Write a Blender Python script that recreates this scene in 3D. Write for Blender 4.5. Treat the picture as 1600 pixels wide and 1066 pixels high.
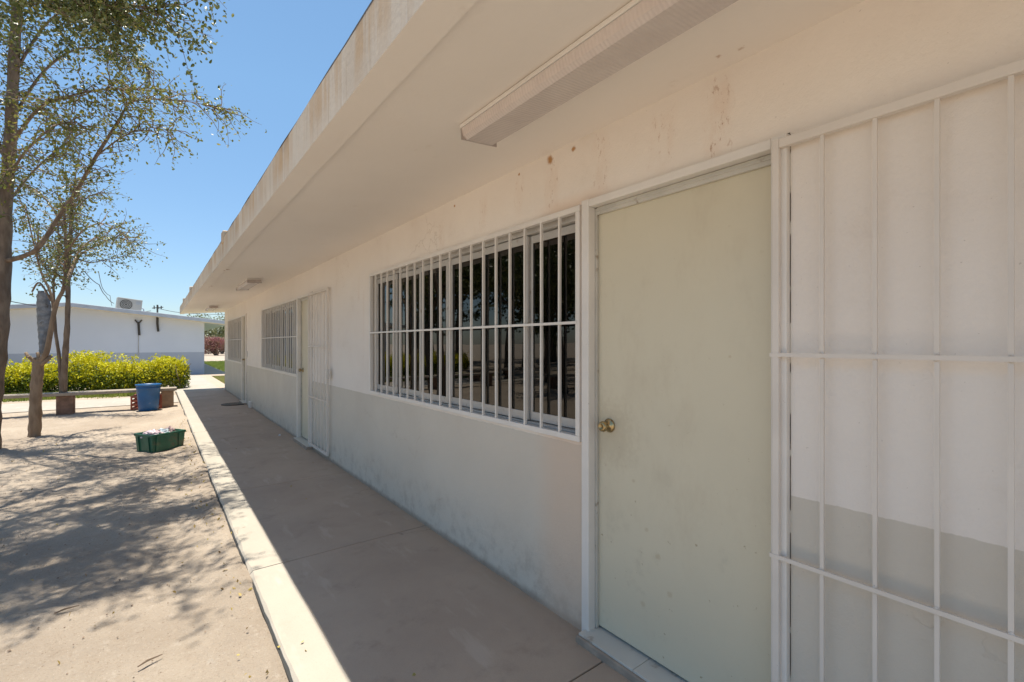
import bpy, bmesh, math, random
import numpy as np
from mathutils import Vector, Matrix, noise
random.seed(7); rng = np.random.default_rng(7)
S = bpy.context.scene
for o in list(bpy.data.objects): bpy.data.objects.remove(o)
R = math.radians

# ---------------------------------------------------------------- camera
F = 725.0; VX = 245.0; HY = 537.0; H = 1.45          # focal length (px of 1600), vanishing point, horizon, eye height
A = math.atan((800 - VX) / F); CA, SA = math.cos(A), math.sin(A)
cam = bpy.data.cameras.new('camera'); co = bpy.data.objects.new('camera', cam); S.collection.objects.link(co)
cam.sensor_width = 36; cam.lens = F / 1600 * 36; cam.shift_y = (HY - 533) / 1600
cam.clip_start = 0.05; cam.clip_end = 2000
co.location = (0, 0, H); co.rotation_euler = (R(90), 0, -A)
S.camera = co

# ---------------------------------------------------------------- sky, sun, exposure
SX, SY = 0.032, -0.07                                  # shadow shift per metre of height
sd = Vector((-SX, -SY, 1)).normalized()
elev = math.asin(sd.z); az = math.atan2(sd.x, sd.y)
w = bpy.data.worlds.new('World'); S.world = w; w.use_nodes = True
nt = w.node_tree; bg = nt.nodes['Background']; sk = nt.nodes.new('ShaderNodeTexSky')
sk.sky_type = 'NISHITA'; sk.sun_disc = False; sk.sun_elevation = elev; sk.sun_rotation = az
sk.air_density = 1.0; sk.dust_density = 0.4; sk.ozone_density = 3.0; sk.altitude = 100
tint = nt.nodes.new('ShaderNodeMix'); tint.data_type = 'RGBA'; tint.blend_type = 'MULTIPLY'; tint.inputs['Factor'].default_value = 1
tcw = nt.nodes.new('ShaderNodeTexCoord'); spw = nt.nodes.new('ShaderNodeSeparateXYZ'); crw = nt.nodes.new('ShaderNodeValToRGB')
nt.links.new(tcw.outputs['Generated'], spw.inputs[0]); nt.links.new(spw.outputs[2], crw.inputs[0])
crw.color_ramp.elements[0].position = 0.0; crw.color_ramp.elements[0].color = (0.64, 0.68, 0.75, 1)   # drier, clearer air near the horizon than the model's
crw.color_ramp.elements[1].position = 0.45; crw.color_ramp.elements[1].color = (0.90, 1.02, 0.96, 1)
nt.links.new(crw.outputs[0], tint.inputs[7])
nt.links.new(sk.outputs[0], tint.inputs[6]); nt.links.new(tint.outputs[2], bg.inputs[0]); bg.inputs[1].default_value = 0.125
sl = bpy.data.lights.new('sun', 'SUN'); sl.energy = 4.9; sl.angle = R(0.6); sl.color = (1, 0.94, 0.80)
so = bpy.data.objects.new('sun', sl); S.collection.objects.link(so)
so.rotation_euler = sd.to_track_quat('Z', 'Y').to_euler()
S.view_settings.view_transform = 'Standard'; S.view_settings.look = 'None'
S.view_settings.exposure = 0.68; S.view_settings.gamma = 1; S.view_settings.use_curve_mapping = False
S.render.engine = 'CYCLES'; S.cycles.max_bounces = 10; S.cycles.diffuse_bounces = 7; S.cycles.transparent_max_bounces = 16

# ---------------------------------------------------------------- placement helper: a point seen at a photo pixel, at a given depth
def P(px, py, d):
    xc = (px - 800) / F * d
    return Vector((xc * CA + d * SA, -xc * SA + d * CA, H - (py - HY) / F * d))
def WY(px, X=1.7):                                     # distance along a wall plane for a photo column
    return (X * F / (CA * (px - VX)) - X * SA) / CA

# ---------------------------------------------------------------- object helpers
def tag(o, label=None, cat=None, group=None, kind=None):
    if label: o['label'] = label
    if cat: o['category'] = cat
    if group: o['group'] = group
    if kind: o['kind'] = kind
    return o
def empty(name, loc=(0, 0, 0), rz=0):
    o = bpy.data.objects.new(name, None); S.collection.objects.link(o); o.location = loc; o.rotation_euler = (0, 0, rz)
    o.empty_display_size = 0.1
    return o
class MB:
    def __init__(s): s.v = []; s.f = []
    def add(s, vs, fs):
        n = len(s.v); s.v += [tuple(v) for v in vs]; s.f += [tuple(i + n for i in f) for f in fs]; return s
    def box(s, x0, x1, y0, y1, z0, z1, M=None):
        vs = [Vector((x, y, z)) for x in (x0, x1) for y in (y0, y1) for z in (z0, z1)]
        if M: vs = [M @ v for v in vs]
        return s.add(vs, [(0, 1, 3, 2), (4, 6, 7, 5), (0, 4, 5, 1), (2, 3, 7, 6), (0, 2, 6, 4), (1, 5, 7, 3)])
    def tube(s, pts, rad, n=8, cap=True, jit=0):
        pts = [Vector(p) for p in pts]; m = len(pts)
        if not hasattr(rad, '__len__'): rad = [rad] * m
        up = None; vs = []
        for i in range(m):
            t = (pts[min(i + 1, m - 1)] - pts[max(i - 1, 0)]).normalized()
            if up is None: up = t.orthogonal().normalized()
            up = (up - t * up.dot(t)).normalized(); sd_ = t.cross(up)
            for k in range(n):
                a = 2 * math.pi * k / n; r = rad[i] * (1 + (random.uniform(-jit, jit) if jit else 0))
                vs.append(pts[i] + up * math.cos(a) * r + sd_ * math.sin(a) * r)
        fs = [(i * n + k, i * n + (k + 1) % n, (i + 1) * n + (k + 1) % n, (i + 1) * n + k) for i in range(m - 1) for k in range(n)]
        if cap: fs += [tuple(reversed(range(n))), tuple(range((m - 1) * n, m * n))]
        return s.add(vs, fs)
    def lathe(s, prof, c=(0, 0, 0), n=32, M=None):
        vs = []
        for r, z in prof:
            for k in range(n):
                a = 2 * math.pi * k / n; vs.append(Vector((r * math.cos(a), r * math.sin(a), z)))
        if M: vs = [M @ v for v in vs]
        vs = [v + Vector(c) for v in vs]
        fs = [(i * n + k, i * n + (k + 1) % n, (i + 1) * n + (k + 1) % n, (i + 1) * n + k) for i in range(len(prof) - 1) for k in range(n)]
        return s.add(vs, fs)
    def build(s, name, mat, parent=None, smooth=False, bevel=0):
        me = bpy.data.meshes.new(name); me.from_pydata(s.v, [], s.f); me.materials.append(mat)
        if smooth: me.polygons.foreach_set('use_smooth', [True] * len(me.polygons))
        me.update()
        o = bpy.data.objects.new(name, me); S.collection.objects.link(o)
        if parent: o.parent = parent
        if bevel:
            b = o.modifiers.new('bevel', 'BEVEL'); b.width = bevel; b.segments = 2; b.limit_method = 'ANGLE'
        return o
def copy_tree(o, parent=None):
    c = o.copy(); S.collection.objects.link(c); c.parent = parent
    for ch in [x for x in bpy.data.objects if x.parent == o]: copy_tree(ch, c)
    return c

# ---------------------------------------------------------------- material helpers
class N:
    """small node-graph writer"""
    def __init__(s, name):
        s.m = bpy.data.materials.new(name); s.m.use_nodes = True; s.t = s.m.node_tree
        s.b = s.t.nodes['Principled BSDF']; s.out = s.t.nodes['Material Output']
        s.geo = s.t.nodes.new('ShaderNodeNewGeometry'); s.pos = s.geo.outputs['Position']
        s.tc = s.t.nodes.new('ShaderNodeTexCoord')
    def n(s, t): return s.t.nodes.new(t)
    def put(s, sock, v):
        if hasattr(v, 'is_output'): s.t.links.new(v, sock)
        else: sock.default_value = v
    def math(s, op, a, b=0.0, c=0.0, clamp=False):
        m = s.n('ShaderNodeMath'); m.operation = op; m.use_clamp = clamp
        s.put(m.inputs[0], a); s.put(m.inputs[1], b); s.put(m.inputs[2], c); return m.outputs[0]
    def xyz(s, v=None):
        x = s.n('ShaderNodeSeparateXYZ'); s.put(x.inputs[0], v or s.pos); return x.outputs
    def scale(s, v, k):
        m = s.n('ShaderNodeMapping'); m.inputs['Scale'].default_value = k; s.put(m.inputs[0], v); return m.outputs[0]
    def noise(s, sc, v=None, det=4, rough=0.55, dist=0):
        n = s.n('ShaderNodeTexNoise'); n.inputs['Scale'].default_value = sc; n.inputs['Detail'].default_value = det
        n.inputs['Roughness'].default_value = rough; n.inputs['Distortion'].default_value = dist
        s.put(n.inputs['Vector'], v or s.pos); return n.outputs['Fac']
    def ramp(s, f, lo, hi, a=0.0, b=1.0):
        m = s.n('ShaderNodeMapRange'); m.interpolation_type = 'SMOOTHSTEP'
        s.put(m.inputs[0], f); m.inputs[1].default_value = lo; m.inputs[2].default_value = hi
        m.inputs[3].default_value = a; m.inputs[4].default_value = b; return m.outputs[0]
    def mix(s, f, a, b):
        m = s.n('ShaderNodeMix'); m.data_type = 'RGBA'
        s.put(m.inputs['Factor'], f)
        for k, v in ((6, a), (7, b)):
            if not hasattr(v, 'is_output') and len(v) == 3: v = (*v, 1)
            s.put(m.inputs[k], v)
        return m.outputs[2]
    def dot(s, c, r):                                  # soft ball mask round a point
        d = s.n('ShaderNodeVectorMath'); d.operation = 'DISTANCE'; s.put(d.inputs[0], s.pos); d.inputs[1].default_value = c
        return s.ramp(s.math('ADD', d.outputs['Value'], s.math('MULTIPLY', s.math('SUBTRACT', s.noise(45), 0.5), r * 1.2)), r, r * 0.3)
    def color(s, c): s.put(s.b.inputs['Base Color'], c if hasattr(c, 'is_output') else (*c, 1)); return s
    def rough(s, v): s.put(s.b.inputs['Roughness'], v); return s
    def bump(s, h, strength=0.3, dist=0.01):
        b = s.n('ShaderNodeBump'); b.inputs['Strength'].default_value = strength; b.inputs['Distance'].default_value = dist
        s.put(b.inputs['Height'], h); s.t.links.new(b.outputs[0], s.b.inputs['Normal']); return s
def M(name, c, rough=0.6, var=0.12, sc=5, metallic=0, bump=0, bsc=80, spec=0.5, obj=False, dirt=None, dth=(0.62, 0.72), dsc=20):
    g = N(name); v = g.tc.outputs['Object'] if obj else None
    lo = tuple(x * (1 - var) for x in c); hi = tuple(min(1, x * (1 + var)) for x in c)
    col = g.mix(g.ramp(g.noise(sc, v), 0.3, 0.7), lo, hi)
    if dirt: col = g.mix(g.ramp(g.noise(dsc, v, det=6), *dth), col, dirt)
    g.color(col).rough(rough); g.b.inputs['Metallic'].default_value = metallic; g.b.inputs['Specular IOR Level'].default_value = spec
    if bump: g.bump(g.noise(bsc, v), bump, 0.004)
    return g.m

# wall paint: cream white above, pale grey dado below, scraped patches and rust under the eave, grime near the floor
def wall_mat():
    g = N('painted_wall'); x, y, z = g.xyz()
    n1 = g.noise(1.3, det=6); n2 = g.noise(14, det=5)
    up = g.mix(g.ramp(n1, 0.3, 0.75), (0.82, 0.76, 0.695), (0.775, 0.71, 0.645))
    dn = g.mix(g.ramp(n1, 0.3, 0.75), (0.64, 0.585, 0.50), (0.595, 0.54, 0.46))
    edge = g.math('ADD', z, g.math('MULTIPLY', g.math('SUBTRACT', g.noise(25), 0.5), 0.012))
    col = g.mix(g.ramp(edge, 0.935, 0.939), dn, up)
    # grime and scuffs low down
    low = g.math('MULTIPLY', g.ramp(z, 0.5, 0.0), g.ramp(g.noise(9, det=8, rough=0.7), 0.45, 0.7))
    col = g.mix(g.math('MULTIPLY', low, 0.45), col, (0.30, 0.24, 0.19))
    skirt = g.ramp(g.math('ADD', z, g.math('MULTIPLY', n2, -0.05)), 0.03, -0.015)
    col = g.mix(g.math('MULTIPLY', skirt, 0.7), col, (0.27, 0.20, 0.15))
    spk = g.ramp(g.noise(70, det=2), 0.73, 0.76)
    col = g.mix(g.math('MULTIPLY', spk, 0.35), col, (0.30, 0.24, 0.2))
    # scraped vertical patches
    vz = g.scale(g.pos, (1, 1, 0.35)); pn = g.noise(42, vz, det=8, rough=0.8); pn2 = g.noise(13, vz, det=6, rough=0.7)
    tot = None
    for (yy, hw, z0, z1, st) in ((0.93, .05, 2.17, 2.45, 1), (1.174, .055, 2.2, 2.42, .8), (1.52, .045, 2.2, 2.46, .7), (1.87, .05, 2.18, 2.43, .8),
                             (2.15, .04, 2.22, 2.42, .6), (2.53, .04, 2.2, 2.4, .6), (3.09, .04, 2.17, 2.36, .7), (4.9, .03, 1.9, 2.2, .6), (4.75, .02, 1.2, 2.0, .4)):
        yd = g.math('ABSOLUTE', g.math('SUBTRACT', y, yy))
        k = g.math('MULTIPLY', g.ramp(yd, hw * 1.6, hw * .4), g.math('MULTIPLY', g.ramp(z, z0 - .05, z0 + .05), g.ramp(z, z1 + .05, z1 - .05)))
        k = g.math('MULTIPLY', k, st); tot = k if tot is None else g.math('ADD', tot, k, clamp=True)
    col = g.mix(g.math('MULTIPLY', tot, g.ramp(pn2, 0.35, 0.65, .0, .35)), col, (0.68, 0.51, 0.40))
    col = g.mix(g.math('MULTIPLY', tot, g.ramp(pn, 00.57, 0.63, 0, .9)), col, (0.40, 0.235, 0.15))
    # orange flush above the window head
    fl = g.math('MULTIPLY', g.ramp(g.math('ABSOLUTE', g.math('SUBTRACT', y, 1.7)), .35, .1), g.ramp(z, 2.24, 2.16))
    col = g.mix(g.math('MULTIPLY', fl, .45), col, (0.68, 0.48, 0.34))
    for c, r in (((1.7, 1.88, 2.45), .032), ((1.7, 1.70, 2.452), .02), ((1.7, 2.15, 2.45), .012), ((1.7, 2.9, 2.44), .014)):
        col = g.mix(g.dot(c, r), col, (0.42, 0.22, 0.08))
    vo = g.n('ShaderNodeTexVoronoi'); vo.feature = 'DISTANCE_TO_EDGE'; vo.inputs['Scale'].default_value = 1.15
    wv = g.n('ShaderNodeVectorMath'); wv.operation = 'ADD'; g.put(wv.inputs[0], g.pos)
    nc = g.n('ShaderNodeTexNoise'); nc.inputs['Scale'].default_value = 5; nc.inputs['Detail'].default_value = 8; g.put(nc.inputs['Vector'], g.pos)
    sc_ = g.n('ShaderNodeVectorMath'); sc_.operation = 'SCALE'; g.put(sc_.inputs[0], nc.outputs['Color']); sc_.inputs['Scale'].default_value = .35
    g.put(wv.inputs[1], sc_.outputs[0]); g.put(vo.inputs['Vector'], wv.outputs[0])
    ck = g.math('MULTIPLY', g.ramp(vo.outputs['Distance'], .006, .001), g.ramp(g.noise(.9, det=2), .56, .62))
    col = g.mix(g.math('MULTIPLY', ck, .22), col, (0.36, 0.27, 0.2))
    sm = g.math('MULTIPLY', g.ramp(g.noise(2.6, det=8, rough=.75), .55, .75), .22)
    col = g.mix(sm, col, (0.60, 0.50, 0.41))
    g.color(col).rough(g.ramp(g.noise(3), .3, .7, .5, .7))
    h = g.math('ADD', g.math('MULTIPLY', g.noise(4, det=3), 1.0), g.math('MULTIPLY', g.noise(45, det=8, rough=.7), 0.45))
    h = g.math('ADD', h, g.math('MULTIPLY', ck, -.25))
    g.bump(h, 0.5, 0.014); return g.m
def soffit_mat():
    g = N('painted_soffit'); n = g.noise(0.9, det=6)
    col = g.mix(g.ramp(n, .3, .7), (0.88, 0.82, 0.755), (0.85, 0.785, 0.715))
    col = g.mix(g.ramp(g.noise(4, det=8, rough=.7), .62, .78, 0, .3), col, (0.55, 0.42, 0.31))
    for c, r in (((1.62, 0.80, 2.465), .022), ((1.60, 0.87, 2.465), .02), ((.72, 9.2, 2.39), .05), ((.72, 7.0, 2.39), .05), ((1.35, 1.95, 2.44), .015)):
        col = g.mix(g.dot(c, r), col, (0.36, 0.17, 0.06))
    g.color(col).rough(.7)
    g.bump(g.math('ADD', g.noise(3, det=2), g.math('MULTIPLY', g.noise(35, det=6), .25)), .35, .012); return g.m
def fascia_mat():
    g = N('stained_fascia'); x, y, z = g.xyz()
    v = g.scale(g.pos, (1, 1, .07)); s1 = g.noise(9, v, det=7, rough=.65); s2 = g.noise(30, v, det=6, rough=.7); big = g.noise(.8, det=3)
    col = g.mix(g.ramp(g.noise(2, det=5), .3, .7), (0.72, 0.62, 0.50), (0.64, 0.53, 0.41))
    k = g.math('MULTIPLY', g.ramp(s1, .42, .60), g.ramp(big, .35, .6, .3, 1))
    k = g.math('MULTIPLY', k, g.ramp(z, 2.40, 2.52, .25, 1))
    col = g.mix(g.math('MULTIPLY', k, .8), col, (0.56, 0.35, 0.17))
    col = g.mix(g.math('MULTIPLY', g.ramp(s2, .54, .68), .35), col, (0.40, 0.28, 0.17))
    col = g.mix(g.math('MULTIPLY', g.ramp(g.noise(22, v, det=4), .6, .68), .25), col, (0.78, 0.75, 0.70))
    g.color(col).rough(.8); g.bump(g.noise(40, det=6), .2, .006); return g.m
def concrete_mat(name, a, b, stain, joints=None):
    g = N(name); x, y, z = g.xyz()
    col = g.mix(g.ramp(g.noise(1.1, det=7, rough=.6), .3, .72), a, b)
    col = g.mix(g.ramp(g.noise(3.3, det=8, rough=.72), .52, .75, 0, .55), col, stain)
    col = g.mix(g.ramp(g.noise(150, det=2), .55, .75, 0, .3), col, tuple(c * .6 for c in a))
    col = g.mix(g.ramp(g.noise(26, det=3), .74, .77, 0, .5), col, (0.18, 0.12, 0.08))
    col = g.mix(g.ramp(g.noise(7, g.scale(g.pos, (1, .25, 1)), det=6), .58, .7, 0, .25), col, (0.66, 0.58, 0.5))
    foot = g.math('MULTIPLY', g.ramp(g.math('ADD', x, g.math('MULTIPLY', g.noise(11, det=6), .12)), 1.58, 1.74), g.ramp(g.noise(4, det=5), .3, .6, .3, .9))
    col = g.mix(foot, col, (0.44, 0.33, 0.24))
    vo = g.n('ShaderNodeTexVoronoi'); vo.feature = 'DISTANCE_TO_EDGE'; vo.inputs['Scale'].default_value = .8
    nc = g.n('ShaderNodeTexNoise'); nc.inputs['Scale'].default_value = 6; nc.inputs['Detail'].default_value = 8; g.put(nc.inputs['Vector'], g.pos)
    sc_ = g.n('ShaderNodeVectorMath'); sc_.operation = 'SCALE'; g.put(sc_.inputs[0], nc.outputs['Color']); sc_.inputs['Scale'].default_value = .3
    wv = g.n('ShaderNodeVectorMath'); wv.operation = 'ADD'; g.put(wv.inputs[0], g.pos); g.put(wv.inputs[1], sc_.outputs[0]); g.put(vo.inputs['Vector'], wv.outputs[0])
    ck = g.math('MULTIPLY', g.ramp(vo.outputs['Distance'], .005, .001), g.ramp(g.noise(.7, det=2), .55, .6))
    col = g.mix(g.math('MULTIPLY', ck, .5), col, (0.15, 0.11, 0.08))
    g.color(col).rough(.8)
    g.bump(g.math('ADD', g.noise(12, det=5), g.math('MULTIPLY', g.noise(120, det=4), .3)), .35, .006); return g.m
def sand_mat():
    g = N('dry_sandy_ground')
    col = g.mix(g.ramp(g.noise(.7, det=8, rough=.62), .32, .7), (0.37, 0.30, 0.24), (0.48, 0.40, 0.325))
    col = g.mix(g.ramp(g.noise(5, det=8, rough=.7), .5, .72, 0, .5), col, (0.35, 0.275, 0.21))
    col = g.mix(g.ramp(g.noise(90, det=4), .56, .72, 0, .5), col, (0.30, 0.22, 0.16))
    col = g.mix(g.ramp(g.noise(24, det=8, rough=.8), .56, .70, 0, .55), col, (0.27, 0.20, 0.15))
    col = g.mix(g.ramp(g.noise(17, g.scale(g.pos, (1, .6, 1)), det=6, rough=.75), .55, .7, 0, .5), col, (0.56, 0.48, 0.41))
    col = g.mix(g.ramp(g.noise(48, det=2), .70, .73, 0, .7), col, (0.17, 0.12, 0.08))
    col = g.mix(g.ramp(g.noise(130, det=3), .64, .72, 0, .5), col, (0.72, 0.64, 0.54))
    g.color(col).rough(.95); g.b.inputs['Specular IOR Level'].default_value = .2
    h = g.math('ADD', g.math('MULTIPLY', g.noise(9, det=8, rough=.65), 1.0), g.math('MULTIPLY', g.noise(70, det=6, rough=.7), .4))
    g.bump(h, 1.0, .045); return g.m
def leaf_mat(name, cols, trans=.3, rough=.4, sc=9):
    g = N(name)
    a = g.mix(g.ramp(g.noise(sc, det=2), .35, .65), cols[0], cols[1])
    wn = g.n('ShaderNodeTexWhiteNoise'); g.put(wn.inputs[0], g.scale(g.pos, (9, 9, 9)))
    if len(cols) > 2: a = g.mix(g.ramp(g.noise(60, det=0), .70, .74), a, cols[2])
    g.color(a).rough(rough)
    tr = g.n('ShaderNodeBsdfTranslucent'); g.put(tr.inputs[0], a)
    mx = g.n('ShaderNodeMixShader'); mx.inputs[0].default_value = trans
    g.t.links.new(g.b.outputs[0], mx.inputs[1]); g.t.links.new(tr.outputs[0], mx.inputs[2]); g.t.links.new(mx.outputs[0], g.out.inputs[0])
    return g.m
def glass_mat():
    g = N('tinted_glass'); t = g.t; t.nodes.remove(g.b)
    gl = g.n('ShaderNodeBsdfGlossy'); gl.inputs['Roughness'].default_value = .015; gl.inputs['Color'].default_value = (.95, .93, .9, 1)
    tr = g.n('ShaderNodeBsdfTransparent'); tr.inputs[0].default_value = (.10, .09, .08, 1)
    fr = g.n('ShaderNodeFresnel'); fr.inputs[0].default_value = 1.55
    mx = g.n('ShaderNodeMixShader'); g.put(mx.inputs[0], g.math('ADD', g.math('MULTIPLY', fr.outputs[0], .95), .0, clamp=True))
    b = g.n('ShaderNodeBump'); b.inputs['Strength'].default_value = .05; b.inputs['Distance'].default_value = .02; g.put(b.inputs['Height'], g.noise(2.5, det=1))
    t.links.new(b.outputs[0], gl.inputs['Normal'])
    t.links.new(tr.outputs[0], mx.inputs[1]); t.links.new(gl.outputs[0], mx.inputs[2]); t.links.new(mx.outputs[0], g.out.inputs[0])
    return g.m
def bark_mat(name, a, b):
    g = N(name); v = g.scale(g.tc.outputs['Object'], (1, 1, .3))
    col = g.mix(g.ramp(g.noise(14, v, det=6), .35, .65), a, b)
    g.color(col).rough(.9); g.bump(g.noise(40, v, det=6), .7, .012); return g.m

m_wall = wall_mat(); m_soffit = soffit_mat(); m_fascia = fascia_mat()
m_walk = concrete_mat('walkway_concrete', (0.48, 0.38, 0.295), (0.40, 0.31, 0.24), (0.27, 0.20, 0.15))
m_kerb = concrete_mat('kerb_concrete', (0.415, 0.37, 0.315), (0.365, 0.325, 0.275), (0.35, 0.30, 0.24))
m_path = concrete_mat('pale_path', (0.40, 0.36, 0.315), (0.36, 0.32, 0.275), (0.32, 0.28, 0.235))
m_sand = sand_mat()
m_white = M('white_enamel', (0.74, 0.70, 0.65), .4, .05, 3, dirt=(.16, .12, .09), dth=(.735, .76), dsc=38)
m_gate = M('cream_enamel', (0.70, 0.64, 0.575), .45, .05, 3, dirt=(.3, .2, .13), dth=(.74, .77), dsc=30)
m_alu = M('dull_aluminium', (0.58, 0.555, 0.52), .42, .06, 6, metallic=.3, dirt=(.4, .33, .26), dth=(.6, .75))
m_glass = glass_mat()
m_dark = M('dark_rubber', (0.03, 0.03, 0.03), .7)
m_int = M('interior_plaster', (0.50, 0.47, 0.42), .8)
m_tile = M('glazed_tile', (0.62, 0.59, 0.53), .35, .05, 4, dirt=(.3, .23, .17), dth=(.6, .72), dsc=9)
m_grout = M('cement_step', (0.36, 0.29, 0.23), .9, .15, 12, bump=.5)
m_roofing = M('bitumen_roofing', (0.10, 0.09, 0.08), .9, .2, 12, bump=.5)
m_black = M('black_pipe', (0.05, 0.045, 0.04), .6)

def door_mat():
    g = N('cream_door_paint'); x, y, z = g.xyz()
    col = g.mix(g.ramp(g.noise(1.2, det=4), .3, .7), (0.66, 0.60, 0.455), (0.63, 0.57, 0.43))
    col = g.mix(g.math('MULTIPLY', g.ramp(g.noise(5, det=8, rough=.7), .55, .72), g.ramp(z, 1.2, .2, .05, .45)), col, (0.40, 0.35, 0.26))
    col = g.mix(g.math('MULTIPLY', g.ramp(g.noise(34, det=4), .68, .73), g.ramp(z, 1.5, .3, .1, .75)), col, (0.33, 0.24, 0.12))
    for c, r in (((1.736, 1.22, .52), .03), ((1.736, 1.28, .62), .025), ((1.736, 1.16, .38), .03), ((1.736, 1.35, .82), .02), ((1.736, .9, 1.4), .012), ((1.736, 1.3, .28), .03)):
        col = g.mix(g.math('MULTIPLY', g.dot(c, r * .6), .4), col, (0.46, 0.35, 0.2))
    col = g.mix(g.math('MULTIPLY', g.ramp(g.noise(2.2, g.scale(g.pos, (1, 1, .5)), det=8, rough=.75), .5, .72), .35), col, (0.50, 0.42, 0.30))
    hand = g.math('MULTIPLY', g.dot((1.736, 1.50, 1.02), .22), .28); col = g.mix(hand, col, (0.42, 0.34, 0.22))
    scr = g.ramp(g.noise(28, g.scale(g.pos, (1, 1, .12)), det=8, rough=.8), .66, .70); col = g.mix(g.math('MULTIPLY', scr, .35), col, (0.38, 0.32, 0.22))
    g.color(col).rough(g.ramp(g.noise(2.5, det=5), .3, .7, .35, .6)); g.bump(g.math('ADD', g.math('MULTIPLY', g.noise(1.6, det=1), 3.0), g.math('MULTIPLY', g.noise(70, det=4), .35)), .25, .006); return g.m
m_door = door_mat()

# ================================================================ SETTING
WX = 1.7                                               # wall face
def ground():
    xs = list(np.arange(-7, .5, .06)) + [.55, .8, 1.2, 2, 3, 4, 6, 9, 13, 20, 40, 90, 300, 900]
    xs = [-900, -300, -120, -60, -40, -28, -20, -15, -12, -10, -8.5, -7.5] + xs
    ys = [-600, -120, -40, -15, -6, -2, 0] + list(np.arange(.5, 12, .06)) + list(np.arange(12, 22, .25)) + [23, 24, 26, 29, 33, 40, 55, 80, 130, 300, 900]
    vs = []
    for y in ys:
        for x in xs:
            z = -.06
            if -7 < x < .44 and 0 < y < 14:
                z += .018 * noise.noise(Vector((x * 1.1, y * 1.1, 0))) + .014 * noise.noise(Vector((x * 5, y * 5, 3))) + .012 * max(0, noise.noise(Vector((x * 3.4, y * 2.6, 13)))-.25) + .011 * noise.noise(Vector((x * 14, y * 14, 7)))
                z += .060 * max(0, 1 - (.44 - x) / .3) * (0.6 + noise.noise(Vector((0, y * 1.3, 9))))
            vs.append((x, y, z))
    nx = len(xs)
    fs = [(j * nx + i, j * nx + i + 1, (j + 1) * nx + i + 1, (j + 1) * nx + i) for j in range(len(ys) - 1) for i in range(nx - 1)]
    b = MB(); b.v = vs; b.f = fs
    return tag(b.build('ground', m_sand, smooth=True), kind='structure')
ground()

JY = [1.43 + 1.93 * k for k in range(-3, 9)] + [17.35]
def walkway():
    ends = [-8.0] + JY
    b = MB(); kb = MB()
    for a0, a1 in zip(ends[:-1], ends[1:]):
        b.box(.662, 1.72, a0 + .004, a1 - .004, -.25, 0)
        ny_ = max(2, int((a1 - a0) / .05)); yk = np.linspace(a0 + .004, a1 - .004, ny_); vs = []
        for y in yk:
            e = .004 * noise.noise(Vector((y * 2, 1, 0))) + .004 * noise.noise(Vector((y * 9, 2, 0))) - .010 * max(0, noise.noise(Vector((y * 5, 31, 0))) - .3)
            c = .010 + .016 * max(0, noise.noise(Vector((y * 4, 51, 0))))
            vs += [(.47 - e, y, -.25), (.47 - e, y, -c), (.47 - e + c, y, .0005 - .002 * noise.noise(Vector((y * 7, 5, 0)))), (.661, y, .0005), (.661, y, -.25)]
        kb.add(vs, [(5 * i + k, 5 * i + (k + 1) % 5, 5 * i + 5 + (k + 1) % 5, 5 * i + 5 + k) for i in range(ny_ - 1) for k in range(5)] + [(4, 3, 2, 1, 0), tuple(5 * (ny_ - 1) + k for k in range(5))])
    o = b.build('walkway', m_walk, bevel=.004); tag(o, kind='structure')
    o = kb.build('kerb', m_kerb); tag(o, kind='structure')
    tag(MB().box(.46, 1.7, -8, 17.3, -.2, -.02).build('walkway_base', m_dark), kind='structure')
walkway()
tag(MB().box(.45, 1.95, 17.358, 25.0, -.2, -.01).build('path', m_path), kind='structure')
tag(MB().box(-9, 6.0, 25.01, 26.75, -.2, -.014).build('path', m_path), kind='structure')
tag(MB().box(-14, .445, 14.6, 16.7, -.2, -.045).build('path', m_path), kind='structure')
tag(MB().box(1.86, 2.8, 26.76, 48, -.2, -.03).build('path', m_path), kind='structure')

# ================================================================ THE CLASSROOM BUILDING
YN, YF = -5.0, 17.12
OP = []                                               # openings: y0, y1, z0, z1
Y_w1 = (1.638, 4.54); Y_d1 = (0.722, 1.574)
Y_w2 = (WY(466), WY(410)); Y_d2 = (WY(487), WY(467.5))
Y_w3 = (WY(379), WY(357)); Y_d3 = (WY(385), WY(379.5))
ZS, ZT = .955, 2.145
OP = [(*Y_w1, ZS, ZT), (*Y_d1, .0, ZT), (*Y_w2, ZS, ZT), (*Y_d2, 0, ZT), (*Y_w3, ZS, ZT), (*Y_d3, 0, ZT)]
building = empty('school_building', (WX, 6, 0)); bl = Vector((WX, 6, 0))
tag(building, 'long single-storey cream and grey school block with flat stained eave and barred windows', 'building')
def bpart(b, name, mat, parent=None, **k):            # parts are modelled in world coordinates
    o = b.build(name, mat, parent or building, **k)
    o.matrix_parent_inverse = Matrix.Translation(-bl)
    return o
def sub(b, name, mat, parent, **k):
    return b.build(name, mat, parent, **k)
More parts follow.
